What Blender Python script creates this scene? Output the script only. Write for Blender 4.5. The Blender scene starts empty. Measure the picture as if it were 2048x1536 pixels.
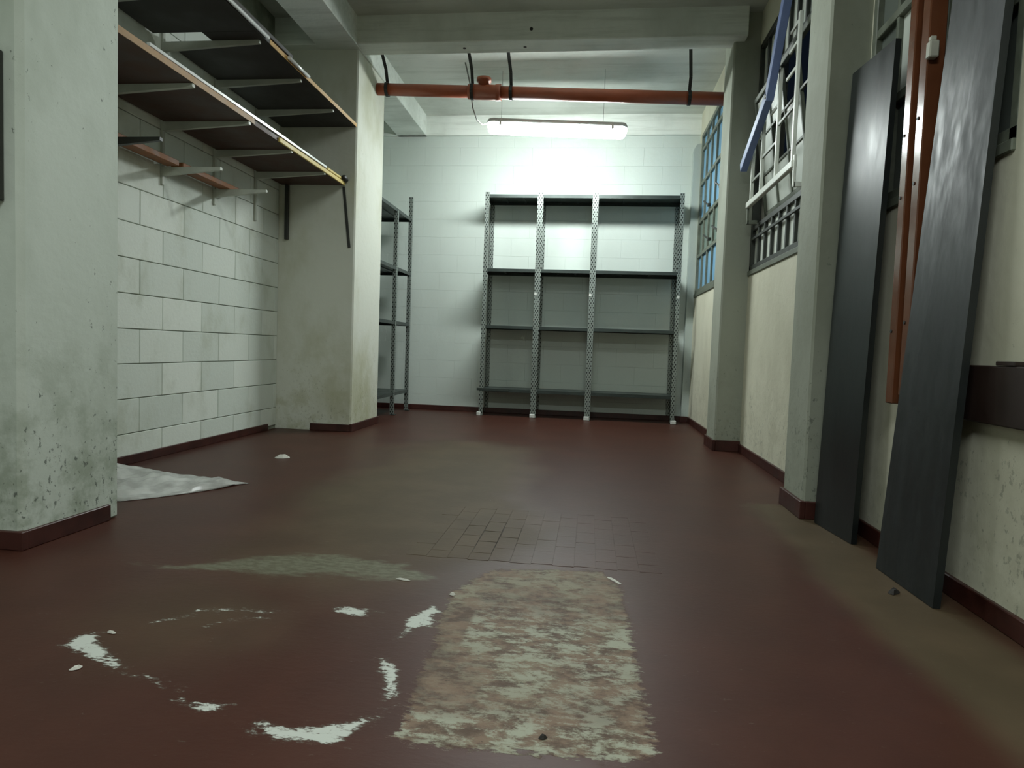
import bpy, bmesh, math, random
import numpy as np
from mathutils import Vector, Matrix

# ------------------------------------------------------------------ camera
SC = bpy.context.scene
COL = SC.collection
CAM_H = 0.78
F_PX, YAW, PITCH, ROLL = 1308.18, -0.11748, -0.05436, 0.03475
cam_d = bpy.data.cameras.new('camera')
cam = bpy.data.objects.new('camera', cam_d)
COL.objects.link(cam)
fw = Vector((math.sin(YAW) * math.cos(PITCH), math.cos(YAW) * math.cos(PITCH), math.sin(PITCH)))
rt = Vector((math.cos(YAW), -math.sin(YAW), 0))
up = rt.cross(fw)
r2 = math.cos(ROLL) * rt + math.sin(ROLL) * up
u2 = -math.sin(ROLL) * rt + math.cos(ROLL) * up
cam.matrix_world = Matrix(((r2.x, u2.x, -fw.x, 0), (r2.y, u2.y, -fw.y, 0), (r2.z, u2.z, -fw.z, CAM_H), (0, 0, 0, 1)))
cam_d.sensor_width = 36
cam_d.lens = F_PX / 2048 * 36
cam_d.clip_start = 0.02
SC.camera = cam

# ------------------------------------------------------------------ light
LAMP_EMIT = 94.0          # radiance of the fluorescent diffuser at the back
FILL_W = 82.0             # tube of the hall behind the camera
MID_W = 24.0              # weaker tube between the two, above the frame
w = bpy.data.worlds.new('night')
SC.world = w
w.use_nodes = True
w.node_tree.nodes['Background'].inputs[0].default_value = (0.10, 0.16, 0.28, 1)
w.node_tree.nodes['Background'].inputs[1].default_value = 0.03
for ly, lw in ((-0.2, FILL_W), (3.3, MID_W)):
    ld = bpy.data.lights.new('hall_tube_light', 'AREA')
    ld.shape = 'RECTANGLE'
    ld.size = 1.4
    ld.size_y = 0.2
    ld.energy = lw
    ld.color = (0.92, 1.0, 0.98)
    lo = bpy.data.objects.new('hall_tube_light', ld)
    COL.objects.link(lo)
    lo.location = (-0.3, ly, 3.2)
SC.cycles.diffuse_bounces = 8
SC.cycles.max_bounces = 14
vs = SC.view_settings
SC.display_settings.display_device = 'sRGB'
vs.view_transform = 'Standard'
vs.look = 'None'
vs.gamma = 1
vs.use_curve_mapping = False
vs.exposure = 0.0
rng = random.Random(5)


# ------------------------------------------------------------------ materials
def rgb(r, g, b):
    def f(c):
        c /= 255
        return c / 12.92 if c <= .04045 else ((c + .055) / 1.055) ** 2.4
    return (f(r), f(g), f(b), 1)


class NT:
    def __init__(self, name):
        self.m = bpy.data.materials.new(name)
        self.m.use_nodes = True
        self.t = self.m.node_tree
        self.bsdf = self.t.nodes['Principled BSDF']
        self._pos = None

    def n(self, typ, **kw):
        nd = self.t.nodes.new(typ)
        for k, v in kw.items():
            setattr(nd, k, v)
        return nd

    def link(self, a, b):
        self.t.links.new(a, b)

    def pos(self, scale=None, offset=None):
        if self._pos is None:
            self._pos = self.n('ShaderNodeNewGeometry').outputs['Position']
        if scale is None:
            return self._pos
        mp = self.n('ShaderNodeMapping')
        mp.inputs['Scale'].default_value = scale
        if offset:
            mp.inputs['Location'].default_value = offset
        self.link(self._pos, mp.inputs['Vector'])
        return mp.outputs[0]

    def noise(self, scale, detail=4, rough=.55, stretch=None, off=None):
        nd = self.n('ShaderNodeTexNoise')
        nd.inputs['Scale'].default_value = scale
        nd.inputs['Detail'].default_value = detail
        nd.inputs['Roughness'].default_value = rough
        self.link(self.pos(stretch or (1, 1, 1), off or (0, 0, 0)), nd.inputs['Vector'])
        return nd.outputs['Fac']

    def ramp(self, src, lo, hi, a=0.0, b=1.0):
        nd = self.n('ShaderNodeMapRange')
        nd.interpolation_type = 'SMOOTHSTEP'
        nd.inputs['From Min'].default_value = lo
        nd.inputs['From Max'].default_value = hi
        nd.inputs['To Min'].default_value = a
        nd.inputs['To Max'].default_value = b
        self.link(src, nd.inputs['Value'])
        return nd.outputs['Result']

    def math(self, op, a, b=None):
        nd = self.n('ShaderNodeMath', operation=op)
        for i, v in enumerate((a, b)):
            if v is None:
                continue
            if isinstance(v, (int, float)):
                nd.inputs[i].default_value = v
            else:
                self.link(v, nd.inputs[i])
        return nd.outputs[0]

    def mix(self, fac, a, b):
        nd = self.n('ShaderNodeMix', data_type='RGBA')
        for s, v in ((nd.inputs['Factor'], fac), (nd.inputs[6], a), (nd.inputs[7], b)):
            if isinstance(v, (int, float)):
                s.default_value = v
            elif isinstance(v, tuple):
                s.default_value = v
            else:
                self.link(v, s)
        return nd.outputs[2]

    def axis(self, i):
        sp = self.n('ShaderNodeSeparateXYZ')
        self.link(self.pos(), sp.inputs[0])
        return sp.outputs[i]

    def attr(self, name):
        a = self.n('ShaderNodeAttribute')
        a.attribute_name = name
        return a.outputs['Fac']

    def out(self, color=None, rough=.6, metal=0.0, bump=None, bump_d=.004, spec=None):
        b = self.bsdf
        if color is not None:
            if isinstance(color, tuple):
                b.inputs['Base Color'].default_value = color
            else:
                self.link(color, b.inputs['Base Color'])
        if isinstance(rough, (int, float)):
            b.inputs['Roughness'].default_value = rough
        else:
            self.link(rough, b.inputs['Roughness'])
        b.inputs['Metallic'].default_value = metal
        if spec is not None:
            b.inputs['Specular IOR Level'].default_value = spec
        if bump is not None:
            bp = self.n('ShaderNodeBump')
            bp.inputs['Strength'].default_value = .6
            bp.inputs['Distance'].default_value = bump_d
            self.link(bump, bp.inputs['Height'])
            self.link(bp.outputs[0], b.inputs['Normal'])
        return self.m


def plaster(name, base, stain, spots=0.0, low=0.0, seed=0., spot_col=rgb(70, 78, 70), stain_amt=.6, streak=None):
    t = NT(name)
    big = t.noise(1.3, 5, .6, (1, 1, .55), (seed, seed * 2, 0))
    fine = t.noise(22, 4, .6, None, (seed, 0, 3))
    c = t.mix(t.math('MULTIPLY', t.ramp(big, .45, .72), stain_amt), base, stain)
    if streak:
        sk = t.noise(5, 5, .65, streak, (seed, 2, 1))
        c = t.mix(t.math('MULTIPLY', t.ramp(sk, .46, .66), .4), c, stain)
    z = t.axis(2)
    lowm = t.ramp(z, 1.1, 0.0)
    if low:
        n2 = t.noise(7, 5, .65, None, (seed * 3, 1, 0))
        c = t.mix(t.math('MULTIPLY', t.math('MULTIPLY', t.ramp(n2, .42, .66), lowm), low), c, stain)
    if spots:
        n3 = t.noise(48, 4, .65, (1, 1, .7), (2, seed, 7))
        n4 = t.noise(2.6, 3, .5, (1, 1, 1), (seed, 5, 0))
        thr = t.math('ADD', t.math('MULTIPLY', t.ramp(n4, .4, .75), .08), t.math('MULTIPLY', lowm, .10))
        m = t.ramp(t.math('ADD', n3, thr), .70, .77)
        c = t.mix(t.math('MULTIPLY', m, spots), c, spot_col)
    return t.out(c, .75, bump=t.math('ADD', fine, t.math('MULTIPLY', big, 2)), bump_d=.003)


def paint(name, col, rough=.5, metal=0., var=.12, scale=6, spec=None):
    t = NT(name)
    n = t.noise(scale, 4, .6)
    dark = tuple(x * (1 - var * 2) for x in col[:3]) + (1,)
    c = t.mix(t.ramp(n, .3, .7), dark, col)
    return t.out(c, t.ramp(n, .3, .7, rough * .85, min(1, rough * 1.15)), metal, spec=spec)


M = {}
M['wall'] = plaster('white_plaster', rgb(196, 205, 198), rgb(180, 188, 179), seed=1., stain_amt=.3)
M['cream'] = plaster('cream_plaster', rgb(206, 204, 184), rgb(172, 170, 148), seed=4., low=.5, spots=.35)
M['pillar_l'] = plaster('scuffed_plaster', rgb(196, 204, 194), rgb(140, 150, 132), spots=.75, low=.8, seed=7.)
M['column'] = plaster('stained_plaster', rgb(206, 208, 196), rgb(166, 166, 134), spots=.35, low=.6, seed=11., spot_col=rgb(110, 110, 84), stain_amt=.85)
M['pier'] = plaster('grey_rendered_pier', rgb(168, 178, 172), rgb(140, 150, 142), spots=.2, seed=13.)
M['concrete'] = plaster('bare_concrete', rgb(150, 154, 140), rgb(112, 116, 98), spots=.5, low=.3, seed=15.)
M['ceiling'] = plaster('painted_concrete', rgb(196, 200, 192), rgb(160, 164, 154), spots=.2, seed=21., streak=(.25, 2.2, 2.2))
M['beam'] = plaster('limewashed_beam', rgb(226, 231, 224), rgb(180, 186, 176), spots=.25, seed=23., streak=(.25, 4, 4))
M['skirt'] = paint('skirting_tile', rgb(68, 33, 27), .4, var=.25, scale=9)


def block_mat():
    t = NT('painted_block')
    oi = t.n('ShaderNodeObjectInfo').outputs['Random']
    n = t.noise(3, 5, .6, (1, 1, .6))
    f = t.noise(40, 3, .6)
    c = t.mix(t.ramp(oi, 0, 1), rgb(206, 213, 204), rgb(222, 227, 218))
    c = t.mix(t.math('MULTIPLY', t.ramp(n, .5, .75), .5), c, rgb(160, 164, 140))
    return t.out(c, .75, bump=f, bump_d=.003)


M['block'] = block_mat()
M['mortar'] = paint('painted_mortar', rgb(146, 152, 136), .85, scale=5, var=.25)
M['mortar_white'] = paint('white_mortar', rgb(190, 194, 186), .85, scale=5, var=.06)
M['metal_dark'] = paint('dark_grey_steel', rgb(70, 78, 74), .42, .55, .12, 8)
M['metal_shelf'] = paint('grey_steel_shelf', rgb(64, 72, 69), .38, .5, .10, 7)


def post_mat(name, col, hole):
    t = NT(name)
    z = t.axis(2)
    x = t.axis(0)
    y = t.axis(1)
    u = t.math('ADD', x, y)
    s = t.math('SINE', t.math('MULTIPLY', z, 2 * math.pi / .05))
    s2 = t.math('SINE', t.math('MULTIPLY', u, 2 * math.pi / .028))
    m = t.ramp(t.math('MULTIPLY', s, s2), .25, .45)
    n = t.noise(9, 3)
    c = t.mix(t.ramp(n, .3, .7), tuple(v * .85 for v in col[:3]) + (1,), col)
    c = t.mix(m, c, hole)
    return t.out(c, .4, .45)


M['post'] = post_mat('slotted_steel', rgb(140, 148, 142), rgb(26, 30, 29))
M['foot'] = paint('white_plastic', rgb(206, 208, 202), .5, var=.06)


def board_mat(name, ra, rb):
    t = NT(name)
    n = t.noise(4, 5, .65, (1, 1, .25))
    f = t.noise(30, 4, .6, (1, 1, .3))
    c = t.mix(t.ramp(n, .3, .7), rgb(20, 25, 26), rgb(30, 35, 35))
    r = t.ramp(t.math('ADD', t.math('MULTIPLY', n, .6), t.math('MULTIPLY', f, .4)), .35, .65, ra, rb)
    return t.out(c, r, .0, bump=f, bump_d=.0006, spec=.5)


M['board'] = board_mat('grey_painted_sheet', .31, .40)
M['board_b'] = board_mat('dusty_painted_sheet', .36, .62)
M['pvc'] = paint('brown_pvc', rgb(160, 82, 54), .4, var=.10, scale=4)
M['pvc_v'] = paint('brown_gloss_paint', rgb(104, 62, 40), .2, var=.10, scale=6)
M['strap'] = paint('black_strap', rgb(34, 34, 32), .6)
M['housing'] = paint('lamp_housing_plastic', rgb(180, 186, 184), .5, var=.05)
M['cable'] = paint('grey_cable', rgb(120, 122, 116), .6)
t = NT('lamp_diffuser_glow')
em = t.n('ShaderNodeEmission')
em.inputs[0].default_value = (0.92, 1.0, 0.98, 1)
em.inputs[1].default_value = LAMP_EMIT
t.link(em.outputs[0], t.t.nodes['Material Output'].inputs[0])
M['diffuser'] = t.m
M['laminate'] = paint('dark_brown_laminate', rgb(78, 52, 42), .6, var=.18, scale=5)
M['laminate_grey'] = paint('dark_grey_laminate', rgb(60, 58, 54), .6, var=.18, scale=5)
M['edge_tan'] = paint('tan_wood_edge', rgb(172, 138, 100), .6, var=.12, scale=14)
M['edge_yellow'] = paint('yellow_wood_edge', rgb(214, 190, 110), .55, var=.08, scale=20)
M['edge_ochre'] = paint('ochre_wood_edge', rgb(190, 148, 76), .55, var=.1, scale=20)
M['alu'] = paint('bare_aluminium', rgb(240, 241, 240), .2, .3, .04)
M['bracket'] = paint('pale_bracket_enamel', rgb(186, 190, 178), .5, var=.08)
M['dark_metal_shade'] = paint('dark_enamel_arm_shade', rgb(50, 52, 48), .5, var=.08)  # dark metal parts; also the painted shade on one pale bracket arm
M['wood'] = paint('brown_plank_wood', rgb(150, 96, 54), .6, var=.18, scale=12)
M['frame'] = paint('grey_window_steel', rgb(110, 116, 102), .5, var=.18, scale=12)
M['frame_dark'] = paint('dark_window_steel', rgb(52, 56, 50), .5, var=.2, scale=12)
M['bar_white'] = paint('white_bar_paint', rgb(226, 230, 220), .4, var=.06, scale=14)
M['blue'] = paint('blue_lever_paint', rgb(120, 138, 186), .45, var=.1)
M['tape'] = paint('black_tape', rgb(22, 22, 20), .5)
M['rail'] = paint('brown_rail_board', rgb(42, 28, 23), .5, var=.15)
M['clip'] = paint('pale_pipe_clip', rgb(176, 176, 162), .6)


def glass(name, col, rough=.35, trans=.35):
    t = NT(name)
    n = t.noise(5, 4, .6, (1, 1, .35))
    c = t.mix(t.ramp(n, .3, .7), tuple(v * .8 for v in col[:3]) + (1,), col)
    m = t.out(c, rough)
    t.bsdf.inputs['Transmission Weight'].default_value = trans
    return m


M['glass_pale'] = glass('frosted_glass', rgb(220, 226, 216), .4, .06)
M['glass_grey'] = glass('dirty_frosted_glass', rgb(120, 128, 120), .35, .35)
M['glass_blue'] = glass('blue_glass', rgb(124, 174, 208), .35, .0)
M['glass_murky'] = glass('murky_green_glass', rgb(124, 144, 134), .4, .1)
M['debris'] = paint('plaster_chip', rgb(206, 204, 194), .8)
M['debris_dark'] = paint('dark_scrap', rgb(40, 36, 32), .8)


def plastic_mat():
    t = NT('thin_plastic_film')
    n = t.noise(9, 4)
    c = t.mix(t.ramp(n, .3, .7), rgb(150, 150, 146), rgb(192, 192, 188))
    return t.out(c, .2)


M['film'] = plastic_mat()


def floor_mat(name, tile=False):
    t = NT(name)
    A = (lambda k: t.ramp(t.axis(0), -.65, .45, .76, .06) if k == 'dust' else 0.0) if tile else t.attr
    big = t.noise(.75, 4, .5, None, (3, 1, 0))
    mid = t.noise(3.2, 5, .6)
    fine = t.noise(26, 5, .65, (1, 2.2, 1))
    fine2 = t.noise(60, 4, .7, (1, 2.4, 1), (3, 2, 1))
    red = t.mix(t.ramp(mid, .35, .7), rgb(63, 35, 27), rgb(70, 40, 31))
    dusty = t.mix(t.ramp(mid, .35, .7), rgb(74, 62, 45), rgb(84, 70, 52))
    dm = t.ramp(t.math('ADD', A('dust'), t.math('MULTIPLY', t.math('SUBTRACT', big, .5), 1.3)), .25, .75)
    c = t.mix(dm, red, dusty)
    # grey smear of cement
    sn = t.noise(9, 6, .7, (.6, 1.6, 1), (5, 5, 0))
    sm = t.ramp(t.math('ADD', A('smear'), t.math('MULTIPLY', t.math('SUBTRACT', sn, .5), 1.8)), .4, .85)
    c = t.mix(t.math('MULTIPLY', sm, .8), c, t.mix(t.ramp(fine, .35, .65), rgb(88, 86, 68), rgb(112, 114, 96)))
    # worn patch: bare tile, cement film and white streaks
    wm = t.ramp(t.math('ADD', A('worn'), t.math('MULTIPLY', t.math('SUBTRACT', fine, .5), 1.3)), .44, .58)
    s0 = t.noise(4, 5, .6, None, (6, 1, 0))
    s1 = t.noise(11, 6, .7, (.9, 1.3, 1), (1, 4, 0))
    s2 = t.noise(16, 6, .75, (.8, 1.5, 1), (8, 2, 0))
    pc = t.mix(t.ramp(s1, .40, .60), rgb(84, 68, 57), rgb(120, 100, 84))
    pc = t.mix(t.math('MULTIPLY', t.ramp(s0, .42, .62), t.ramp(s2, .40, .56)), pc, rgb(128, 122, 103))
    pc = t.mix(t.math('MULTIPLY', t.ramp(s2, .46, .58), A('white_zone')), pc, rgb(154, 155, 138))
    dk = t.ramp(t.noise(34, 4, .7, (1, 1.6, 1), (4, 4, 0)), .62, .70)
    pc = t.mix(t.math('MULTIPLY', dk, .75), pc, rgb(60, 52, 42))
    c = t.mix(wm, c, pc)
    # white paint
    pm = t.math('ADD', A('white'), t.math('MULTIPLY', t.math('SUBTRACT', fine2, .5), 1.3))
    pm = t.math('ADD', pm, t.math('MULTIPLY', t.math('SUBTRACT', fine, .5), 1.9))
    c = t.mix(t.ramp(pm, .3, .62, 0, .4), c, rgb(112, 108, 96))
    c = t.mix(t.ramp(pm, .52, .8), c, rgb(186, 190, 182))
    rough = t.ramp(t.math('MAXIMUM', t.math('MAXIMUM', wm, dm), t.ramp(pm, .4, .6)), 0, 1, .42, .62)
    h = t.math('ADD', t.math('MULTIPLY', fine, .25), t.math('MULTIPLY', t.ramp(pm, .45, .6), .6))
    h = t.math('ADD', h, t.math('MULTIPLY', wm, t.math('SUBTRACT', t.math('MULTIPLY', s2, 1.6), 1.2)))
    return t.out(c, rough, bump=h, bump_d=.004, spec=.22)


M['floor'] = floor_mat('painted_clay_floor')
M['floor_tile'] = floor_mat('worn_clay_tile', True)
M['grout'] = paint('dark_grout', rgb(52, 42, 34), .9)


# ------------------------------------------------------------------ mesh helpers
class MB:
    def __init__(self):
        self.bm = bmesh.new()

    def box(self, lo, hi, bevel=0.0, mat=None):
        vs_ = [self.bm.verts.new((x, y, z)) for x in (lo[0], hi[0]) for y in (lo[1], hi[1]) for z in (lo[2], hi[2])]
        fs = [(0, 1, 3, 2), (4, 6, 7, 5), (0, 4, 5, 1), (2, 3, 7, 6), (0, 2, 6, 4), (1, 5, 7, 3)]
        faces = [self.bm.faces.new([vs_[i] for i in f]) for f in fs]
        if mat is not None:
            for v in vs_:
                v.co = mat @ v.co
        if bevel:
            es = list({e for f in faces for e in f.edges})
            bmesh.ops.bevel(self.bm, geom=es, offset=bevel, segments=1, affect='EDGES', profile=.5)
        return self

    def bar(self, a, b, wx, wy, ref=(0, 0, 1), bevel=0.0):
        """box beam from a to b, wx wide sideways, wy along ref"""
        a, b = Vector(a), Vector(b)
        d = (b - a)
        L = d.length
        d.normalize()
        r = Vector(ref)
        s = d.cross(r)
        if s.length < 1e-4:
            s = d.cross(Vector((1, 0, 0)))
        s.normalize()
        t_ = s.cross(d)
        m = Matrix(((d.x, s.x, t_.x, a.x), (d.y, s.y, t_.y, a.y), (d.z, s.z, t_.z, a.z), (0, 0, 0, 1)))
        return self.box((0, -wx / 2, -wy / 2), (L, wx / 2, wy / 2), bevel, m)

    def tube(self, pts, r, n=12, cap=True):
        pts = [Vector(p) for p in pts]
        rings = []
        for i, p in enumerate(pts):
            d = (pts[min(i + 1, len(pts) - 1)] - pts[max(i - 1, 0)]).normalized()
            s = d.cross(Vector((0, 0, 1)))
            if s.length < 1e-3:
                s = d.cross(Vector((1, 0, 0)))
            s.normalize()
            t_ = s.cross(d)
            rr = r[i] if isinstance(r, (list, tuple)) else r
            rings.append([self.bm.verts.new(p + (s * math.cos(2 * math.pi * k / n) + t_ * math.sin(2 * math.pi * k / n)) * rr) for k in range(n)])
        for A, B in zip(rings, rings[1:]):
            for k in range(n):
                f = self.bm.faces.new((A[k], A[(k + 1) % n], B[(k + 1) % n], B[k]))
                f.smooth = True
        if cap:
            self.bm.faces.new(rings[0][::-1])
            self.bm.faces.new(rings[-1])
        return self

    def prism(self, outline, axis, lo, hi):
        """extrude a 2-D outline along an axis (0,1,2) from lo to hi"""
        def P(u, v, h):
            return {0: (h, u, v), 1: (u, h, v), 2: (u, v, h)}[axis]
        A = [self.bm.verts.new(P(u, v, lo)) for u, v in outline]
        B = [self.bm.verts.new(P(u, v, hi)) for u, v in outline]
        n = len(A)
        self.bm.faces.new(A[::-1])
        self.bm.faces.new(B)
        for k in range(n):
            self.bm.faces.new((A[k], A[(k + 1) % n], B[(k + 1) % n], B[k]))
        return self

    def mesh(self, name):
        bmesh.ops.recalc_face_normals(self.bm, faces=self.bm.faces)
        me = bpy.data.meshes.new(name)
        self.bm.to_mesh(me)
        self.bm.free()
        return me

    def build(self, name, mat, parent=None, loc=None):
        return obj(name, self.mesh(name), mat, parent, loc)


def obj(name, me, mat=None, parent=None, loc=None):
    o = bpy.data.objects.new(name, me)
    COL.objects.link(o)
    if mat is not None and not me.materials:
        me.materials.append(mat)
    if parent is not None:
        o.parent = parent
        if loc is None:
            o.matrix_parent_inverse = Matrix.Translation(-parent.location)
    if loc is not None:
        o.location = loc
    return o


def thing(name, label, cat, loc=(0, 0, 0), group=None):
    o = bpy.data.objects.new(name, None)
    o.empty_display_size = .1
    COL.objects.link(o)
    o.location = loc
    o['label'] = label
    o['category'] = cat
    if group:
        o['group'] = group
    return o


def tag(o, label, cat, group=None):
    o['label'] = label
    o['category'] = cat
    if group:
        o['group'] = group
    return o


def struct(o):
    o['kind'] = 'structure'
    return o


# ------------------------------------------------------------------ room shell
XL, XR, YB, YF = -2.75, 1.24, 7.78, -3.5
ZB, ZC = 3.27, 3.50         # underside of beams, underside of slab

# stains on the floor, as places on the floor (metres)
white_polys = [[(-1.278, 1.458), (-1.289, 1.493), (-1.259, 1.538), (-1.218, 1.498), (-1.178, 1.464), (-1.083, 1.402), (-1.059, 1.365), (-1.148, 1.403), (-1.228, 1.435)], [(-0.857, 1.279), (-0.837, 1.281), (-0.827, 1.259)], [(-0.819, 1.268), (-0.792, 1.283), (-0.73, 1.274), (-0.746, 1.263), (-0.767, 1.246), (-0.787, 1.248)], [(-0.653, 1.222), (-0.638, 1.238), (-0.608, 1.221), (-0.552, 1.226), (-0.468, 1.254), (-0.432, 1.288), (-0.421, 1.277), (-0.444, 1.219), (-0.461, 1.189), (-0.531, 1.182), (-0.589, 1.183)], [(-0.498, 1.539), (-0.466, 1.534), (-0.414, 1.464), (-0.416, 1.421), (-0.394, 1.369), (-0.416, 1.356), (-0.445, 1.439)], [(-0.485, 1.634), (-0.475, 1.724), (-0.49, 1.779), (-0.454, 1.852), (-0.445, 1.888), (-0.397, 1.852), (-0.422, 1.821), (-0.404, 1.759), (-0.455, 1.718), (-0.47, 1.652)], [(-0.718, 1.808), (-0.689, 1.826), (-0.62, 1.825), (-0.606, 1.776), (-0.68, 1.772)]]
white_strokes = [([(-1.069, 1.378), (-1.015, 1.35), (-0.969, 1.352), (-0.919, 1.332), (-0.863, 1.311)], 0.01), ([(-0.421, 1.277), (-0.405, 1.314), (-0.388, 1.345)], 0.01), ([(-0.616, 1.804), (-0.574, 1.808)], 0.01), ([(-0.864, 1.756), (-0.802, 1.769)], 0.006), ([(-1.164, 1.615), (-1.093, 1.67), (-1.081, 1.722), (-0.974, 1.748), (-0.878, 1.753)], 0.016), ([(-1.001, 1.622), (-0.976, 1.673), (-0.87, 1.708)], 0.012), ([(-1.276, 1.541), (-1.203, 1.543)], 0.008), ([(-0.638, 1.198), (-0.621, 1.205)], 0.012)]
worn = [(-0.383, 2.066), (-0.31, 2.24), (-0.058, 2.296), (0.074, 2.31), (0.127, 2.176), (0.143, 1.799), (0.152, 1.461), (0.158, 1.256), (0.088, 1.229), (-0.142, 1.22), (-0.31, 1.213), (-0.362, 1.234), (-0.352, 1.328), (-0.376, 1.525), (-0.374, 1.635), (-0.394, 1.791), (-0.403, 2.004)]
smear = [(-1.545, 2.036), (-1.404, 2.031), (-1.255, 2.146), (-1.097, 2.241), (-0.888, 2.289), (-0.716, 2.287), (-0.521, 2.182), (-0.417, 2.068), (-0.592, 2.063), (-0.855, 2.034), (-1.149, 2.027), (-1.367, 2.004)]
far_marks = [([(-2.071, 4.103), (-1.94, 4.085)], 0.03), ([(-0.967, 4.325), (-0.803, 4.278), (-0.684, 4.278)], 0.02), ([(-0.079, 4.703), (0.064, 4.685)], 0.02), ([(0.061, 4.271), (0.174, 4.252)], 0.025), ([(-1.132, 2.312), (-1.038, 2.367)], 0.02), ([(-0.623, 2.681), (-0.559, 2.682)], 0.012)]


def axis_steps(lo, flo, fhi, hi, fine, coarse):
    a = list(np.arange(lo, flo, coarse)) + list(np.arange(flo, fhi, fine)) + list(np.arange(fhi, hi, coarse)) + [hi]
    return np.array(a)


def seg_dist(X, Y, a, b):
    ax, ay = a
    dx, dy = b[0] - ax, b[1] - ay
    L = dx * dx + dy * dy + 1e-12
    t_ = np.clip(((X - ax) * dx + (Y - ay) * dy) / L, 0, 1)
    return np.hypot(X - ax - t_ * dx, Y - ay - t_ * dy)


def poly_sd(X, Y, poly):
    d = np.full(X.shape, 9.)
    ins = np.zeros(X.shape, bool)
    for a, b in zip(poly, poly[1:] + poly[:1]):
        d = np.minimum(d, seg_dist(X, Y, a, b))
        c = (a[1] > Y) != (b[1] > Y)
        xi = (b[0] - a[0]) * (Y - a[1]) / (b[1] - a[1] + 1e-12) + a[0]
        ins ^= c & (X < xi)
    return np.where(ins, d, -d)


def stroke_sd(X, Y, pts, w_):
    d = np.full(X.shape, 9.)
    for a, b in zip(pts, pts[1:]):
        d = np.minimum(d, seg_dist(X, Y, a, b))
    return w_ / 2 - d


def make_floor():
    xs = axis_steps(-3.0, -2.1, 1.2, 1.5, .0125, .3)
    ys = axis_steps(-3.6, 1.1, 2.9, 8.0, .0125, .06)
    X, Y = np.meshgrid(xs, ys, indexing='ij')
    nx, ny = X.shape
    co = np.stack([X, Y, np.zeros_like(X)], -1).reshape(-1, 3)
    i = np.arange(nx * ny).reshape(nx, ny)
    q = np.stack([i[:-1, :-1], i[1:, :-1], i[1:, 1:], i[:-1, 1:]], -1).reshape(-1, 4)
    me = bpy.data.meshes.new('floor')
    me.vertices.add(len(co))
    me.vertices.foreach_set('co', co.ravel())
    me.loops.add(q.size)
    me.loops.foreach_set('vertex_index', q.ravel().astype(np.int32))
    me.polygons.add(len(q))
    me.polygons.foreach_set('loop_start', (np.arange(len(q)) * 4).astype(np.int32))
    me.polygons.foreach_set('loop_total', np.full(len(q), 4, np.int32))
    me.update(calc_edges=True)

    def put(name, arr):
        a = me.attributes.new(name, 'FLOAT', 'POINT')
        a.data.foreach_set('value', np.clip(arr, 0, 1).ravel().astype(np.float32))

    def soft(sd, s):
        return np.clip(.5 + sd / s, 0, 1)
    wh = np.zeros_like(X)
    for p in white_polys:
        wh = np.maximum(wh, soft(poly_sd(X, Y, p), .035))
    for p, w_ in white_strokes:
        wh = np.maximum(wh, .62 * soft(stroke_sd(X, Y, p, w_ * 1.5), .035))
    for p, w_ in far_marks[:4]:
        wh = np.maximum(wh, .5 * soft(stroke_sd(X, Y, p, w_), .06))
    put('white', wh)
    put('worn', soft(poly_sd(X, Y, worn), .09))
    sm = soft(poly_sd(X, Y, smear) - .01, .15)
    for p, w_ in far_marks[4:]:
        sm = np.maximum(sm, .6 * soft(stroke_sd(X, Y, p, w_), .06))
    put('smear', sm)
    # where white residue is thick inside the worn patch
    wz = np.exp(-((Y - 1.27) / .07) ** 2) + .8 * np.exp(-((Y - 1.75) / .16) ** 2) * (X > -.3) + .55 * np.exp(-((Y - 1.5) / .16) ** 2) * (X > -.22) + .12
    put('white_zone', wz)
    du = .85 * np.exp(-((X + .75 + .1 * (Y - 3)) / .75) ** 2) * (1 / (1 + np.exp(-(Y - 1.9) / .35))) * (1 / (1 + np.exp((Y - 5.6) / .7)))
    du = np.maximum(du, .9 * np.exp(-((X - 1.02) / .22) ** 2) * (Y < 3.6))
    du = np.maximum(du, .55 * np.exp(-((X + 1.1) / .5) ** 2 - ((Y - 1.6) / .45) ** 2))
    put('dust', du)
    return struct(obj('floor', me, M['floor']))


floor = make_floor()

# clay tiles that show through the worn paint, laid in stacked courses
tw, tl = .078, .150
MB().box((-.545, 2.40, -.004), (-.245, 2.90, .0003)).build('grout_bed', M['grout'], floor)
tile_meshes = {}
for c in range(12):
    for r in range(-1, 6):
        x0 = -.652 + c * tw
        y0 = 2.34 + r * tl + (tl / 2 if c % 2 else 0)
        y1 = y0 + tl
        y0c, y1c = max(y0, 2.332), min(y1, 3.115)
        if y1c - y0c < .02:
            continue
        bold = -.545 < x0 < -.28 and 2.40 < y0c and y1c < 2.90
        g = (.005 if rng.random() < .6 else .003) if bold else rng.choice([.0004, .0006, .0012])
        L = round(y1c - y0c - g, 4)
        key = (L, g)
        if key not in tile_meshes:
            tile_meshes[key] = MB().box((g / 2, g / 2, -.003), (tw - g / 2, L, .0012), .0003).mesh('tile')
        obj('tile', tile_meshes[key], M['floor_tile'], floor, (x0, y0c, rng.uniform(-.0003, .0004)))


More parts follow.
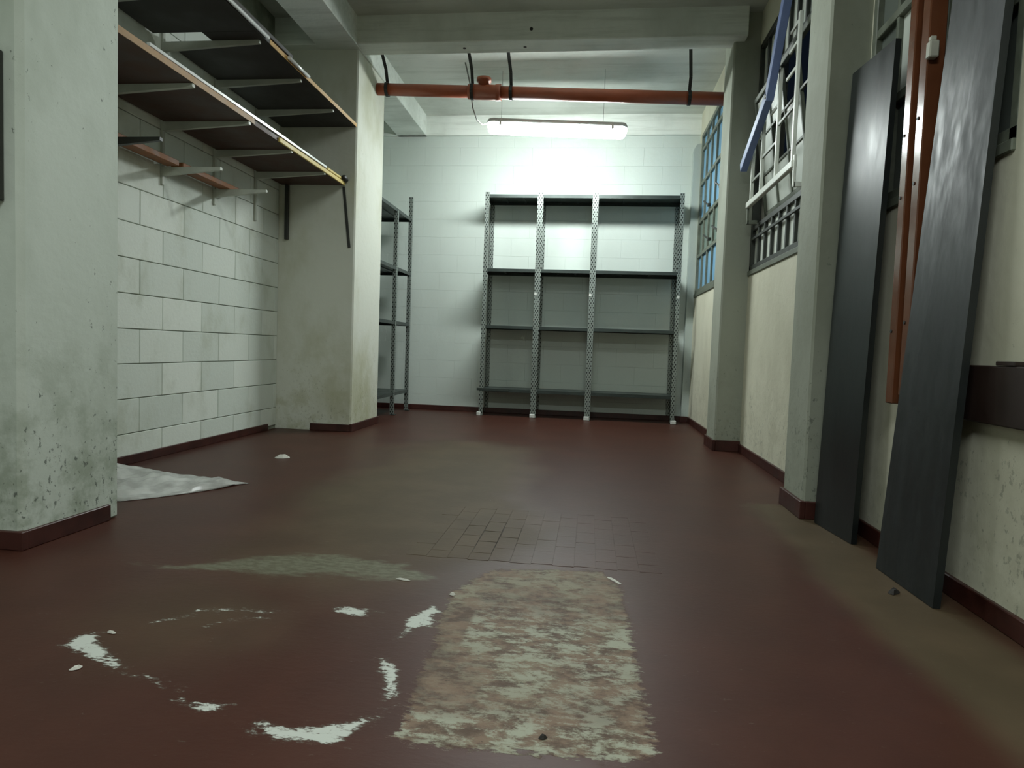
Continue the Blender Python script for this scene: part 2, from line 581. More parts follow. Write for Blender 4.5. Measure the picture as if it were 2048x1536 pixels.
# blocks of a wall, laid in half bond, as parts of the wall
def lay_blocks(wall, axis, plane, u0, u1, z0, z1, zoff, uoff, L, Hh, gap, mat, t_, jit):
    cache = {}
    r0 = int(math.floor((z0 - zoff) / Hh)) - 1
    for r in range(r0, int((z1 - zoff) / Hh) + 2):
        a = max(z0, zoff + r * Hh)
        b = min(z1, zoff + (r + 1) * Hh)
        if b - a < .03:
            continue
        off = uoff + (L / 2 if r % 2 else 0)
        k0 = int(math.floor((u0 - off) / L)) - 1
        for k in range(k0, int((u1 - off) / L) + 2):
            p = max(u0, off + k * L)
            q = min(u1, off + (k + 1) * L)
            if q - p < .04:
                continue
            key = (round(q - p, 3), round(b - a, 3))
            if key not in cache:
                lo = (0, gap / 2, gap / 2)
                hi = (t_, key[0] - gap / 2, key[1] - gap / 2)
                if axis == 1:
                    lo, hi = (lo[1], lo[0], lo[2]), (hi[1], hi[0], hi[2])
                cache[key] = MB().box(lo, hi, (.0025 if gap > .003 else .0007)).mesh('block')
            d = rng.uniform(-jit, jit)
            loc = (plane + d, p, a) if axis == 0 else (p, plane + d, a)
            obj('block', cache[key], mat, wall, loc)


wl = struct(MB().box((XL - .25, YF, 0), (XL - .012, YB + .25, ZC + .1)).build('wall_left', M['mortar']))
lay_blocks(wl, 0, XL - .06, 2.56, 5.50, .03, 3.3, -.026, 3.94, .43, .211, .0048, M['block'], .06, .0012)
# plastered stretch before and behind the block panel
MB().box((XL - .02, YF, 0), (XL, 2.3, ZC)).box((XL - .02, 6.2, 0), (XL, YB, ZC)).build('plaster', M['wall'], wl)
wb = struct(MB().box((XL - .25, YB + .012, 0), (XR + .25, YB + .25, ZC + .1)).build('wall_back', M['mortar_white']))
lay_blocks(wb, 1, YB, XL, XR, .0, 3.5, -.026, -1.2, .43, .211, .0008, M['wall'], .06, .0002)

wf = struct(MB().box((XL - .25, YF - .25, 0), (XR + .25, YF, ZC + .1)).build('wall_front', M['cream']))

ce = struct(MB().box((XL - .25, YF - .25, ZC), (XR + .25, YB + .25, ZC + .2)).build('ceiling', M['ceiling']))

BAYS = [(2.16, 3.29), (3.62, 5.50), (5.86, 7.66)]
SILL, HEAD = 1.46, 3.24
m_ = MB()
m_.box((XR, YF, 0), (XR + .22, 2.16, ZC + .1))
X3 = 1.145
for a, b in BAYS:
    x_ = X3 if a > 5.6 else XR
    m_.box((x_, a, 0), (XR + .22, b, SILL))
    m_.box((x_, a, HEAD), (XR + .22, b, ZC + .1))
m_.box((XR, 3.29, 0), (XR + .22, 3.62, ZC + .1))
m_.box((XR, 5.50, 0), (XR + .22, 5.86, ZC + .1))
m_.box((X3, 7.66, 0), (XR + .22, YB + .25, ZC + .1))
wr = struct(m_.build('wall_right', M['cream']))


# pillars and beams
def pillar(name, lo, hi, mat, bev=.012):
    return struct(MB().box(lo, hi, bev).build(name, mat))


pillar('pillar', (XL - .02, 2.08, -.01), (-1.985, 2.57, ZC + .02), M['pillar_l'], .02)
pillar('pillar', (XL - .02, 5.50, -.01), (-2.06, 6.22, ZC + .02), M['column'], .012)
pillar('pillar', (1.055, 3.30, -.01), (XR + .05, 3.62, ZC + .02), M['concrete'], .01)
pillar('pillar', (1.035, 5.50, -.01), (XR + .05, 5.86, ZC + .02), M['concrete'], .012)
# plaster pier with a rounded head in the far right corner
out = [(1.065, -.01), (1.065, 3.06)] + [(1.065 + .06 * (1 - math.cos(a)), 3.06 + .09 * math.sin(a)) for a in (.4, .8, 1.2, 1.57)] + [(XR + .03, 3.15), (XR + .03, -.01)]
struct(MB().prism(out, 1, 7.675, YB + .02).build('pillar', M['pier']))

struct(MB().box((-2.40, YF - .02, ZB), (-2.04, YB + .02, ZC + .05), .006).build('beam', M['beam']))
beam_t = struct(MB().box((XL - .02, 5.40, ZB + .003), (1.12, 5.62, ZC + .05), .006).build('beam', M['beam']))
struct(MB().box((XL - .02, 1.70, ZB + .003), (1.12, 1.92, ZC + .05), .006).build('beam', M['beam']))
struct(MB().box((XL - .02, YB - .05, ZB), (XR + .02, YB + .03, ZC + .05), .004).build('beam', M['beam']))

for x, y, z in ((-.58, 5.398, 3.36), (-1.15, 5.52, 3.2705), (-.64, 5.52, 3.2705)):
    d_ = (0, .008, 0) if y < 5.4 else (0, 0, .01)
    MB().tube([(x, y, z), (x + d_[0], y + d_[1], z + d_[2])], .014, 10).build('anchor_hole', M['strap'], beam_t)

# skirting
SK = .068
m_ = MB()
m_.box((XL - .01, 2.57, 0), (XL + .012, 5.34, SK - .012), .003)
m_.box((-2.0, 2.095, 0), (-1.972, 2.50, SK), .003)
m_.box((XL, 2.066, 0), (-1.972, 2.0949, SK), .003)
m_.box((-2.43, 5.487, 0), (-2.0681, 5.51, SK - .006), .003)
m_.box((-2.068, 5.487, 0), (-2.046, 6.22, SK), .003)
struct(m_.build('baseboard_left', M['skirt']))
struct(MB().box((XL, YB - .014, 0), (1.065, YB + .01, SK - .008), .003).build('baseboard_back', M['skirt']))
m_ = MB()
m_.box((XR - .014, YF, 0), (XR + .01, 3.30, SK), .003)
m_.box((XR - .014, 3.62, 0), (XR + .01, 5.50, SK), .003)
m_.box((X3 - .014, 5.876, 0), (X3 + .01, 7.66, SK), .003)
for x, a, b in ((1.055, 3.30, 3.62), (1.035, 5.50, 5.86)):
    m_.box((x - .016, a - .016, 0), (x + .01, b + .016, SK + .02), .003)
    m_.box((x + .0101, a - .016, 0), (XR, a + .01, SK + .02), .003)
m_.box((1.05, 7.661, 0), (X3 - .014, 7.685, SK), .003)
struct(m_.build('baseboard_right', M['skirt']))

# ------------------------------------------------------------------ windows in the right wall
XW = 1.27      # plane of the fixed glazing


def window(name, y0, y1, rows, cols, gm, frame_mat, skip=(), bar=.022, pane_sel=None, XW=XW):
    m = MB()
    m.box((XW - .03, y0, SILL), (XW + .03, y1, SILL + .045), .004).box((XW - .03, y0, HEAD - .045), (XW + .03, y1, HEAD), .004)
    m.box((XW - .03, y0, SILL), (XW + .03, y0 + .04, HEAD), .004).box((XW - .03, y1 - .04, SILL), (XW + .03, y1, HEAD), .004)
    f = struct(m.build(name, frame_mat))
    zs = rows
    ys = [y0 + .02 + (y1 - y0 - .04) * k / cols for k in range(cols + 1)]
    for z in zs[1:-1]:
        MB().box((XW - .025, y0 + .02, z - .02), (XW + .02, y1 - .02, z + .02), .003).build('transom', frame_mat, f)
    for r in range(len(zs) - 1):
        if r in skip:
            continue
        for k, y in enumerate(ys[1:-1]):
            MB().box((XW - .022, y - bar / 2, zs[r]), (XW + .012, y + bar / 2, zs[r + 1]), .002).build('glazing_bar', frame_mat, f)
        for k in range(cols):
            g = pane_sel(r, k) if pane_sel else gm
            if g is None:
                continue
            MB().box((XW - .001, ys[k] + .004, zs[r] + .01), (XW + .005, ys[k + 1] - .004, zs[r + 1] - .01)).build('pane', g, f)
    return f


def sill(name, y0, y1, XR=XR, XW=XW):
    struct(MB().box((XR - .012, y0, SILL - .035), (XW + .02, y1, SILL + .004), .004).build(name, M['frame']))


# window beside the leaning sheets
window('window_1', 2.16, 3.29, [SILL + .02, 1.9, 2.27, 2.75, HEAD - .02], 5, M['glass_grey'], M['frame'],
       pane_sel=lambda r, k: M['glass_pale'] if (r == 1 and k == 3) else M['glass_grey'])
# barred window in the middle bay
w2 = window('window_2', 3.62, 5.50, [SILL + .02, 1.80, 2.87, HEAD - .02], 10, M['glass_pale'], M['frame_dark'], skip=(1,), bar=.03)
# small bolts along the lower security rail
MB().box((XW - .035, 3.66, 1.70), (XW - .02, 5.46, 1.722), .002).build('rail', M['frame_dark'], w2)
# pivoting sash of the middle light, swung open about a level axis
sash = thing('pivot_sash', 'tilted open pale steel sash with broken frosted panes in the barred window', 'window sash', (XW, 4.56, 2.33))
sm_ = Matrix.Translation((XW, 4.56, 2.33)) @ Matrix.Rotation(math.radians(-8), 4, 'Y')
hy, hz = .86, .46


def sbox(name, lo, hi, mat, bev=.003):
    return MB().box(lo, hi, bev, sm_).build(name, mat, sash)


sbox('stile', (-.015, -hy, -hz), (.02, -hy + .035, hz), M['frame'])
sbox('stile', (-.015, hy - .035, -hz), (.02, hy, hz), M['frame'])
sbox('rail', (-.015, -hy + .036, -hz), (.02, hy - .036, -hz + .035), M['frame'])
sbox('rail', (-.015, -hy + .036, hz - .035), (.02, hy - .036, hz), M['frame'])
nc, nr = 5, 3
cw, rh = (2 * hy - .07) / nc, (2 * hz - .07) / nr
for k in range(1, nc):
    y = -hy + .035 + k * cw
    sbox('glazing_bar', (-.012, y - .011, -hz + .036), (.012, y + .011, hz - .036), M['frame'], .002)
for k in range(1, nr):
    z = -hz + .035 + k * rh
    sbox('glazing_bar', (-.01, -hy + .036, z - .009), (.01, hy - .036, z + .009), M['frame'], .002)
missing = {(0, 2), (1, 1), (1, 2), (3, 1), (2, 2), (0, 0)}
for k in range(nc):
    for r in range(nr):
        if (k, r) in missing:
            continue
        y = -hy + .035 + k * cw
        z = -hz + .035 + r * rh
        sbox('pane', (0, y + .012, z + .01), (.004, y + cw - .012, z + rh - .01), M['glass_pale'], 0)
# white inner guard bars
gr = thing('window_guard', 'white painted steel guard bars in front of the open sash', 'window guard', (1.20, 4.70, 1.95))
for y, zt in ((4.17, 2.84), (4.54, 2.66), (4.92, 2.52), (5.20, 2.40)):
    MB().box((1.150, y - .015, 1.96), (1.172, y + .015, zt), .003).build('bar', M['bar_white'], gr)
MB().box((1.145, 4.14, 1.92), (1.178, 5.30, 1.965), .004).build('bottom_rail', M['bar_white'], gr)
for (ya, yb, z) in ((4.17, 4.36, 2.68), (4.17, 4.40, 2.53), (4.17, 4.36, 2.80), (4.54, 4.74, 2.44), (4.17, 4.54, 2.30), (4.54, 4.92, 2.20), (4.92, 5.2, 2.1)):
    MB().box((1.155, ya, z - .01), (1.168, yb, z + .01), .002).build('cross_bar', M['bar_white'] if z > 2.4 else M['frame'], gr)
MB().box((1.16, 4.12, 1.80), (XW - .036, 4.145, 1.83), .002).box((1.155, 4.12, 1.80), (1.17, 4.145, 1.99), .002).build('fixing_arm', M['bar_white'], gr)
MB().box((1.16, 5.28, 1.80), (XW - .036, 5.305, 1.83), .002).box((1.155, 5.28, 1.80), (1.17, 5.305, 1.93), .002).build('fixing_arm', M['frame'], gr)
# blue opening lever
lev = thing('window_lever', 'long bent blue painted lever hanging across the barred window', 'lever', (1.14, 5.2, 2.4))
MB().bar((1.115, 4.19, 3.20), (1.115, 4.64, 2.50), .07, .05, (1, 0, 0), .003).build('upper_arm', M['blue'], lev)
MB().bar((1.115, 4.62, 2.53), (1.115, 5.31, 2.232), .07, .05, (1, 0, 0), .003).build('lower_arm', M['blue'], lev)
MB().tube([(1.083, 4.63, 2.515), (1.141, 4.63, 2.515)], .014, 10).build('pivot', M['alu'], lev)

# blue window of the last bay
window('window_3', 5.86, 7.66, [SILL + .02, 1.88, 2.26, 2.68, 3.06, HEAD - .02], 6, M['glass_blue'], M['frame'],
       pane_sel=lambda r, k: M['glass_murky'] if (r == 1 and k > 1) else M['glass_blue'], XW=X3 + .028)
for i, (y, z) in enumerate(((6.30, 2.36), (6.9, 2.32), (6.35, 1.97), (6.8, 1.96))):
    c = thing('window_catch', ['small dark catch high on the blue window near the pillar', 'small dark catch at mid height of the blue window towards the back wall',
              'small dark catch low on the blue window near the pillar', 'small dark catch low on the blue window towards the back wall'][i], 'window catch', (X3 - .02, y, z))
    MB().box((X3 - .03, y - .02, z - .035), (X3 + .003, y + .02, z - .005), .003).build('plate', M['frame_dark'], c)
    MB().bar((X3 - .02, y, z - .02), (X3 - .06, y + .06, z + .03), .012, .016, (0, 0, 1), .002).build('lever', M['frame_dark'], c)
sill('trim_1', 2.16, 3.29)
sill('trim_2', 3.62, 5.50)
sill('trim_3', 5.862, 7.66, X3, X3 + .028)

# ------------------------------------------------------------------ steel shelving along the back wall
def shelf_tray(name, x0, x1, y0, y1, z, parent, ribs_axis=0, lip=.035):
    t_ = .0025
    m = MB()
    m.box((x0, y0, z - t_), (x1, y1, z))
    m.box((x0, y0, z - lip), (x1, y0 + t_, z - t_)).box((x0, y1 - t_, z - lip), (x1, y1, z - t_))
    m.box((x0, y0 + t_, z - lip), (x0 + t_, y1 - t_, z - t_)).box((x1 - t_, y0 + t_, z - lip), (x1, y1 - t_, z - t_))
    m.box((x0, y0 + t_, z - lip), (x1, y0 + .016, z - lip + t_)).box((x0, y1 - .016, z - lip), (x1, y1 - t_, z - lip + t_))
    for k in (1, 2):
        if ribs_axis == 0:
            x = x0 + (x1 - x0) * k / 3
            m.box((x - .012, y0 + .02, z - .012), (x + .012, y1 - .02, z - t_))
        else:
            y = y0 + (y1 - y0) * k / 3
            x = x0 + (x1 - x0) * k / 3
            m.box((x - .012, y0 + .02, z - .012), (x + .012, y1 - .02, z - t_))
    return m.build(name, M['metal_shelf'], parent)


def angle_post(name, x, y, sx, sy, z1, parent, wx=.046, wy=.034, mat=None):
    """slotted angle with its corner at x, y and its flanges towards sx, sy"""
    t_ = .003
    out = [(x, y), (x + sx * wx, y), (x + sx * wx, y + sy * t_), (x + sx * t_, y + sy * t_), (x + sx * t_, y + sy * wy), (x, y + sy * wy)]
    return MB().prism(out, 2, .004, z1).build(name, mat or M['post'], parent)


SY0, SY1 = 7.36, 7.774
PX = [-1.242, -.618, -.008, .948]
su = thing('metal_shelving_unit', 'grey slotted steel shelving in three bays against the white back wall', 'shelving', (-.15, 7.55, 0))
for i, x in enumerate(PX):
    sx = -1 if i == 3 else 1
    for y, sy in ((SY0, 1), (SY1, -1)):
        xx = x - .0 if i in (0, 3) else x - .035
        angle_post('post', xx, y, sx, sy, 2.525, su, .046 if i in (0, 3) else .066)
    f = MB().box((x - .04 + (.015 if i == 0 else 0), SY0 - .012, 0), (x + .022, SY0 + .05, .045), .006).build('foot', M['foot'], su)
    if i:
        MB().box((x - .034, SY0 - .0035, 1.385), (x - .006, SY0 - .0008, 1.415)).build('sticker', M['foot'], su)
for i in range(3):
    a, b = PX[i] + .004, PX[i + 1] - .004
    for z in (2.50, 1.675, 1.035, .315):
        o = shelf_tray('shelf', a, b, SY0 + .004, SY1 - .004, z, su)
        if z > 2.4:
            o['label'] = 'top shelf with bright lit front edge'
# loose lip of the lowest left shelf sticking out past the post
MB().box((PX[0] - .03, SY0 - .006, .29), (PX[0] + .34, SY0 - .001, .318), .001).build('edge_strip', M['metal_shelf'], su)

lr = thing('metal_shelving_rack', 'narrow slotted steel rack standing behind the left column', 'shelving', (-2.35, 6.9, 0))
RX0, RX1 = -2.66, -2.13
for y, z1 in ((6.30, 2.50), (6.97, 2.235), (7.53, 2.50)):
    for x, s in ((RX1, -1), (RX0, 1)):
        angle_post('post', x, y, s, 1, z1, lr, .04, .04)
        MB().box((x - .03, y - .01, 0), (x + .02, y + .045, .012), .002).build('foot', M['metal_dark'], lr)
for z in (2.25, 1.625, 1.035, .25):
    shelf_tray('shelf', RX0 + .004, RX1 - .004, 6.26, 7.56, z, lr, 1)

# ------------------------------------------------------------------ lamp, pipe and hangers under the slab
LY = 6.52
lamp = thing('ceiling_lamp', 'long glowing fluorescent lamp hanging below the brown pipe', 'lamp', (-.42, LY, 2.95))
a, b = Vector((-1.10, LY, 2.985)), Vector((.262, LY, 2.93))
d = (b - a).normalized()
ang = math.atan2(d.z, d.x)
LM = Matrix.Translation((a + b) / 2) @ Matrix.Rotation(-ang, 4, 'Y')
L2 = (b - a).length / 2


def pill(hl, prof, bm, n=6):
    """solid with rounded ends along x: prof = list of (half width, z)"""
    rings = []
    for hw, z in prof:
        ring = []
        for k in range(n + 1):
            t_ = -math.pi / 2 + math.pi * k / n
            ring.append((hl - .06 + .06 * math.cos(t_) * (hw / .085), hw * math.sin(t_), z))
        ring += [(-x, -y, z_) for x, y, z_ in ring]
        rings.append([bm.verts.new(LM @ Vector(p)) for p in ring])
    m = len(rings[0])
    bm.faces.new(rings[0][::-1])
    bm.faces.new(rings[-1])
    for A, B in zip(rings, rings[1:]):
        for k in range(m):
            f = bm.faces.new((A[k], A[(k + 1) % m], B[(k + 1) % m], B[k]))
            f.smooth = True


mb = MB()
pill(L2, [(.085, 0), (.085, -.02), (.076, -.055), (.055, -.078), (.03, -.088)], mb.bm)
mb.build('diffuser', M['diffuser'], lamp)
mb = MB()
pill(L2 + .004, [(.09, 0.0), (.09, .02), (.075, .04), (.05, .046)], mb.bm)
mb.build('housing', M['housing'], lamp)
for s in (-.55, -.1 + .55):
    p = LM @ Vector((s, 0, .045))
    MB().tube([p, (p.x, p.y, ZC + .01)], .002, 6).build('suspension_wire', M['cable'], lamp)
for s in (-1, 1):
    mb = MB()
    mb.box((s * (L2 - .14) - .012, -.094, -.03), (s * (L2 - .14) + .012, -.088, .03), .002, LM)
    mb.build('clip', M['housing'], lamp)
pts = [(-1.30, 6.3, 3.49), (-1.25, 6.3, 3.30), (-1.22, 6.32, 3.08), (-1.19, 6.42, 2.99), (-1.15, 6.5, 2.975), (-1.08, LY, 3.0)]
tag(MB().tube(pts, .007, 8).build('lamp_cable', M['cable']), 'thin grey cable curving down to the left end of the lamp', 'cable')

PY = 6.00
pz = lambda x: 3.072 - .0385 * (x + .45)
dp = thing('drain_pipe', 'orange brown plastic drain pipe crossing under the ceiling', 'pipe', (-.5, PY, 3.14))
MB().tube([(-2.055, PY, pz(-2.055)), (-.96, PY, pz(-.96))], .054, 20).build('pipe_length', M['pvc'], dp)
MB().tube([(-.98, PY, pz(-.98)), (X3 - .002, PY, pz(X3))], .056, 20).build('pipe_length', M['pvc'], dp)
MB().tube([(-1.20, PY, pz(-1.2)), (-.955, PY, pz(-.955)), (-.945, PY, pz(-.945)), (-.90, PY, pz(-.9))], [.066, .066, .072, .072], 20).build('coupling', M['pvc'], dp)
MB().tube([(-1.06, PY, 3.11), (-1.06, PY, 3.185), (-1.06, PY, 3.189), (-1.06, PY, 3.218)], [.05, .05, .067, .067], 20).build('access_cap', M['pvc'], dp)
for i, x in enumerate((-1.965, -1.165, -.81, .768)):
    z = pz(x)
    r = .069 if i == 1 else .061
    h = MB()
    ring = [(x, PY + r * math.sin(t_), z - r * math.cos(t_)) for t_ in [k * math.pi / 8 for k in range(-8, 9)]]
    for p, q in zip(ring, ring[1:]):
        h.bar(p, q, .028, .004, (0, PY - (p[1] + q[1]) / 2, z - (p[2] + q[2]) / 2), 0)
    yk = PY - .05
    h.bar((x, PY, z + r), (x, yk, z + r + .10), .028, .005, (0, 1, 0))
    h.bar((x, yk, z + r + .10), (x - .03, yk - .10, ZC - .03), .028, .005, (0, 1, 0))
    h.bar((x - .03, yk - .10, ZC - .03), (x - .03, yk - .14, ZC + .01), .028, .005, (0, 1, 0))
    tag(h.build('pipe_hanger', M['strap']),
        ['black strap hanger holding the pipe beside the left column', 'black strap hanger holding the pipe next to the capped branch',
         'black strap hanger holding the pipe above the left half of the lamp', 'black strap hanger holding the pipe near the right pillar'][i], 'pipe hanger', 'straps that hold the drain pipe')

# ------------------------------------------------------------------ bracket shelves on the left wall
ZLO, ZHI, ZSM = 2.13, 2.62, 1.85


def arm(y, z, x1, mat, parent):
    """pressed bracket arm that tapers away from the wall"""
    o = [(XL + .015, z - .055), (XL + .015, z), (x1, z), (x1, z - .018)]
    ob = MB().prism(o, 1, y - .012, y + .012).build('bracket_arm', mat, parent)
    return ob


names = ['nearest the scuffed pillar', 'second from the scuffed pillar', 'third from the scuffed pillar', 'nearest the far column']
for i, y in enumerate((3.34, 3.92, 4.50, 5.08)):
    st = thing('shelf_standard', 'slotted wall upright with pale shelf brackets, ' + names[i], 'shelf bracket', (XL, y, 1.74), 'wall uprights carrying the bracket shelves')
    MB().box((XL, y - .012, 1.74), (XL + .016, y + .012, 2.80), .002).build('upright', M['bracket'], st)
    arm(y, ZLO, -2.16, M['bracket'], st)
    arm(y, ZHI, -2.10, M['bracket'], st)
    if i < 3:
        arm(y, ZSM, -2.345, M['dark_metal_shade'] if i == 0 else M['bracket'], st)  # nearest small arm is pale too; its shadow is put into the colour


def shelf_board(y0, y1, x0, x1, z, th, body, edge, label, group):
    t_ = thing('shelf_board', label, 'shelf', ((x0 + x1) / 2, (y0 + y1) / 2, z), group)
    MB().box((x0, y0, z + .001), (x1 - .004, y1, z + th)).build('panel', body, t_)
    MB().box((x1 - .004, y0, z + .001), (x1, y1, z + th)).build('edge_band', edge, t_)
    return t_


G1 = 'boards of the two bracket shelves'
shelf_board(2.60, 3.97, -2.724, -2.155, ZLO, .034, M['laminate'], M['edge_tan'], 'brown board with tan front edge on the lower bracket shelf beside the pillar', G1)
shelf_board(3.975, 5.49, -2.724, -2.165, ZLO, .03, M['laminate'], M['laminate'], 'brown board on the lower bracket shelf running to the far column', G1)
shelf_board(2.60, 3.80, -2.724, -2.06, ZHI, .03, M['laminate_grey'], M['laminate_grey'], 'dark board on the upper bracket shelf beside the pillar', G1)
shelf_board(3.97, 5.49, -2.724, -2.06, ZHI, .03, M['laminate_grey'], M['edge_ochre'], 'dark board with ochre front edge on the upper bracket shelf by the column', G1)
tag(MB().box((-2.41, 3.803, ZHI + .001), (-2.06, 3.967, ZHI + .03), .001).build('filler_board', M['laminate_grey']), 'short dark filler board in the gap of the upper bracket shelf', 'board')
# laths and profiles
ye = thing('yellow_lath', 'thin yellow lath along the front of the lower bracket shelf, end taped black', 'lath', (-2.155, 4.9, ZLO))
MB().box((-2.164, 4.30, ZLO - .004), (-2.150, 5.49, ZLO + .026), .002).build('lath', M['edge_yellow'], ye)
MB().box((-2.164, 5.11, ZLO + .031), (-2.150, 5.47, ZLO + .050), .002).build('upper_lath', M['edge_yellow'], ye)
MB().tube([(-2.145, 5.40, ZLO + .045), (-2.14, 5.43, ZLO + .05), (-2.14, 5.48, ZLO + .04)], [.012, .023, .02], 10).build('tape_wrap', M['tape'], ye)
tag(MB().box((-2.172, 2.98, ZLO + .036), (-2.152, 5.10, ZLO + .054), .002).build('metal_profile', M['alu']), 'long bright metal profile lying on the lower bracket shelf edge', 'metal profile')
tag(MB().tube([(-2.046, 2.62, ZHI + .016), (-2.046, 3.92, ZHI + .016)], .012, 14).build('metal_profile', M['alu']), 'bright metal profile on the upper bracket shelf edge nearest the pillar', 'metal profile')
tag(MB().tube([(-2.046, 4.20, ZHI + .017), (-2.046, 4.50, ZHI + .017)], .012, 14).build('metal_profile', M['alu']), 'short bright metal strip on the upper bracket shelf beside the ochre edge', 'metal profile')
tag(MB().box((-2.22, 2.70, ZHI + .034), (-2.05, 4.26, ZHI + .060), .002).build('loose_plank', M['laminate_grey']), 'dark plank laid on top of the upper bracket shelf', 'plank')
for i, (ya, yb) in enumerate(((2.75, 3.90), (3.94, 4.66))):
    tag(MB().box((-2.70, ya, ZSM + .001), (-2.615, yb, ZSM + .036), .003).build('narrow_plank', M['wood']),
        ['narrow brown plank on the small brackets, half hidden by the pillar', 'shorter narrow brown plank on the small brackets, in full view'][i], 'plank')
tag(MB().box((-2.685, 5.468, 1.66), (-2.655, 5.499, ZLO - .003), .002).build('metal_strip', M['dark_metal_shade']), 'dark metal strip fixed upright in the corner below the lower bracket shelf', 'metal strip')
tag(MB().bar((-2.165, 5.492, ZLO - .012), (-2.105, 5.492, 1.60), .012, .022, (1, 0, 0), .002).build('metal_strip', M['dark_metal_shade']), 'dark metal strip hanging askew on the column below the yellow lath', 'metal strip')

# dark box on the front of the near pillar
sb = thing('switch_box', 'dark wall box at the picture edge on the scuffed pillar', 'box', (-2.15, 2.05, 1.23))
MB().box((-2.30, 2.03, 1.23), (-2.044, 2.079, 1.74), .004).build('body', M['dark_metal_shade'], sb)
MB().box((-2.29, 2.024, 1.24), (-2.054, 2.031, 1.73), .002).build('cover', M['dark_metal_shade'], sb)

# ------------------------------------------------------------------ leaning sheets, pipes and rail on the right
def leaning_sheet(name, label, bf, bn, tf, tn, zt, mat):
    """steel shelf panel standing on its end: bottom far/near, top far/near (x, y)"""
    root = thing(name, label, 'metal sheet', ((bf[0] + bn[0]) / 2, (bf[1] + bn[1]) / 2, 0), 'steel sheets leaning on the right wall')
    A, B = Vector((bf[0], bf[1], .002)), Vector((bn[0], bn[1], .002))
    D, C_ = Vector((tf[0], tf[1], zt[0])), Vector((tn[0], tn[1], zt[1]))
    n = (B - A).cross(D - A).normalized()
    if n.x > 0:
        n = -n                        # towards the room
    th = .004
    u = (B - A).normalized()
    m = MB()

    def slab(P, Q, R, S, nn, t_):
        v1 = [m.bm.verts.new(p) for p in (P, Q, R, S)]
        v2 = [m.bm.verts.new(p - nn * t_) for p in (P, Q, R, S)]
        m.bm.faces.new(v1)
        m.bm.faces.new(v2[::-1])
        for k in range(4):
            m.bm.faces.new((v1[k], v2[k], v2[(k + 1) % 4], v1[(k + 1) % 4]))
    w_ = .045
    slab(A + u * w_, B, C_, D + u * w_, n, th)
    m.build('face', mat, root)
    m = MB()
    k = n * .030
    slab(A - k, A + u * w_, D + u * w_, D - k, n, th)     # bent far flange
    m.build('flange', mat, root)
    m = MB()
    slab(B, B - n * .024, C_ - n * .024, C_, -u, th)
    m.build('flange', mat, root)
    return root


leaning_sheet('metal_sheet', 'dark grey steel sheet leaning upright beside the near pillar', (1.086, 3.275), (1.128, 2.89), (1.136, 3.275), (1.177, 2.89), (2.09, 2.09), M['board'])
leaning_sheet('metal_sheet', 'wider dark grey steel sheet leaning in front of the brown pipes', (1.100, 2.62), (1.112, 2.19), (1.222, 2.545), (1.214, 2.175), (2.45, 2.45), M['board_b'])

for i, (ya, yb, zb) in enumerate(((2.722, 2.776, .615), (2.615, 2.672, .65))):
    p = thing('wall_post', ['brown gloss painted post on the right wall, the one beside the narrower sheet', 'brown gloss painted post on the right wall, the one beside the wider sheet'][i], 'post', (1.21, (ya + yb) / 2, zb), 'brown posts fixed to the right wall')
    MB().box((1.18, ya, zb), (XR + .002, yb, ZC + .01), .004).build('shaft', M['pvc_v'], p)
    for z in (.9, 1.42, 1.66):
        MB().tube([(1.1765, (ya + yb) / 2 + .01, z + .03 * i), (1.181, (ya + yb) / 2 + .01, z + .03 * i)], .007, 8).build('screw', M['strap'], p)
cl = thing('post_clip', 'pale clip fixed to the near brown post behind the wider sheet', 'clip', (1.2, 2.60, 1.9))
MB().box((1.172, 2.582, 1.885), (1.205, 2.6145, 1.945), .004).build('body', M['clip'], cl)
MB().box((1.176, 2.588, 1.945), (1.196, 2.608, 1.962), .002).build('tab', M['clip'], cl)

ra = thing('wall_rail', 'dark brown board fixed level along the right wall', 'rail', (1.22, 1.6, .6))
MB().box((1.205, .4, .600), (XR, 2.44, .778), .004).build('board', M['rail'], ra)
for y in (.7, 1.4, 2.3):
    MB().tube([(1.2035, y, .69), (1.206, y, .69)], .009, 10).build('screw', M['dark_metal_shade'], ra)
wbk = MB().box((1.203, 2.025, .779), (1.236, 2.115, .792), .002)
tag(wbk.build('wood_block', M['rail']), 'small dark block resting on the brown wall board', 'block')

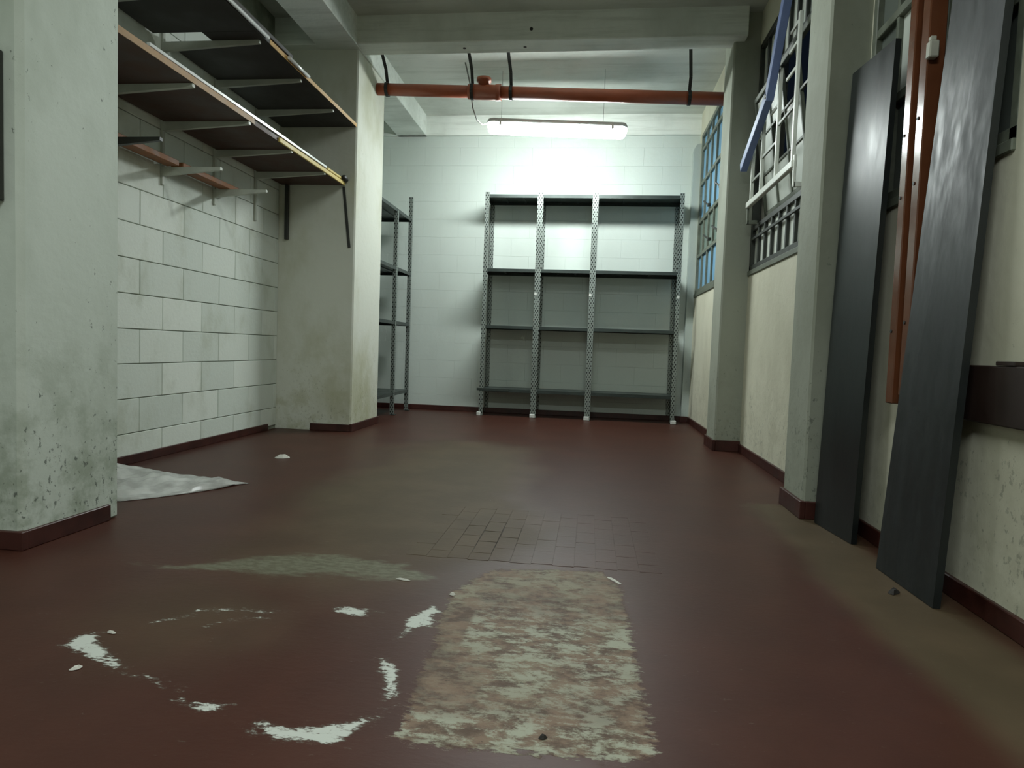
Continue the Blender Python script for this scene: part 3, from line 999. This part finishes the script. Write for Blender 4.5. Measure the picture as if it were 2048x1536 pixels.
# ------------------------------------------------------------------ things lying on the floor
def film():
    t_ = MB()
    # outline near/far edge of the film by its length along x, a point at the right
    n, mrows = 56, 16
    V = []
    r_ = random.Random(3)
    ph = [r_.uniform(0, 6) for _ in range(8)]
    for i in range(n + 1):
        s = i / n
        xa = -2.72 + s * (-1.815 + 2.72)
        near = 2.74 + .05 * s + .50 * max(0, (s - .62) / .38) ** 1.25 + .02 * math.sin(11 * s + 1)
        far = 3.50 - .17 * s - .035 * s * s + .01 * math.sin(9 * s)
        if s > .93:
            k = (s - .93) / .07
            near = near * (1 - k) + 3.31 * k
            far = far * (1 - k) + 3.31 * k
        row = []
        for j in range(mrows + 1):
            v = j / mrows
            y = near + (far - near) * v
            e = (4 * v * (1 - v)) ** .6
            h = .075 * e * (1 - .75 * s) * (.6 + .4 * v)
            h += .018 * e * math.sin(17 * s + 5 * v + ph[0]) * math.sin(7 * v + ph[1])
            h += .010 * e * abs(math.sin(31 * s + 9 * v + ph[2]))
            h += .006 * e * math.sin(47 * s - 21 * v + ph[3])
            row.append(t_.bm.verts.new((xa + .01 * math.sin(6 * v), y, max(.003, h * min(1, (1 - s) * 6 + .15)))))
        V.append(row)
    for i in range(n):
        for j in range(mrows):
            try:
                f = t_.bm.faces.new((V[i][j], V[i + 1][j], V[i + 1][j + 1], V[i][j + 1]))
                f.smooth = True
            except ValueError:
                pass
    o = t_.build('plastic_film', M['film'])
    md = o.modifiers.new('thickness', 'SOLIDIFY')
    md.thickness = .002
    md.offset = -1
    return tag(o, 'crumpled pale plastic film lying on the floor behind the scuffed pillar', 'plastic sheet')


film()


def chip(name, x, y, L, W_, h, rot, mat, label, cat, seed):
    r_ = random.Random(seed)
    m = MB()
    pts = []
    for k in range(9):
        a_ = 2 * math.pi * k / 9
        q = 1 + r_.uniform(-.25, .25)
        u, v = L / 2 * math.cos(a_) * q, W_ / 2 * math.sin(a_) * q
        pts.append((x + u * math.cos(rot) - v * math.sin(rot), y + u * math.sin(rot) + v * math.cos(rot)))
    lo = [m.bm.verts.new((p[0], p[1], .0015)) for p in pts]
    hi = [m.bm.verts.new((x + (p[0] - x) * .45, y + (p[1] - y) * .45, .0015 + h * r_.uniform(.7, 1.1))) for p in pts]
    m.bm.faces.new(lo[::-1])
    m.bm.faces.new(hi)
    for k in range(9):
        m.bm.faces.new((lo[k], lo[(k + 1) % 9], hi[(k + 1) % 9], hi[k]))
    return tag(m.build(name, mat), label, cat)


chip('plaster_chip', -1.158, 1.356, .030, .014, .006, .8, M['debris'], 'white chip lying alone outside the ring of white paint', 'chip', 1)
chip('plaster_chip', -1.215, 1.541, .026, .012, .005, -.3, M['debris'], 'white chip at the tip of the white paint ring', 'chip', 2)
chip('plaster_chip', -.399, 1.983, .022, .016, .006, .2, M['debris'], 'small white chip by the corner of the worn floor patch', 'chip', 3)
chip('plaster_lump', -2.011, 4.123, .11, .09, .022, .3, M['debris'], 'crumbled plaster lump on the floor in front of the block wall', 'plaster lump', 4)
chip('dark_scrap', 1.051, 2.31, .05, .03, .014, .9, M['debris_dark'], 'dark scrap on the floor before the wider leaning sheet', 'scrap', 5)
chip('dark_pebble', -.064, 1.275, .018, .012, .007, .2, M['debris_dark'], 'black crumb on the worn floor patch', 'crumb', 6)
chip('plaster_sliver', -.585, 2.077, .06, .012, .005, -.15, M['debris'], 'thin white sliver at the edge of the grey smear', 'sliver', 7)
chip('plaster_sliver', .110, 2.225, .085, .014, .004, -1.0, M['debris'], 'thin pale sliver at the far corner of the worn floor patch', 'sliver', 8)
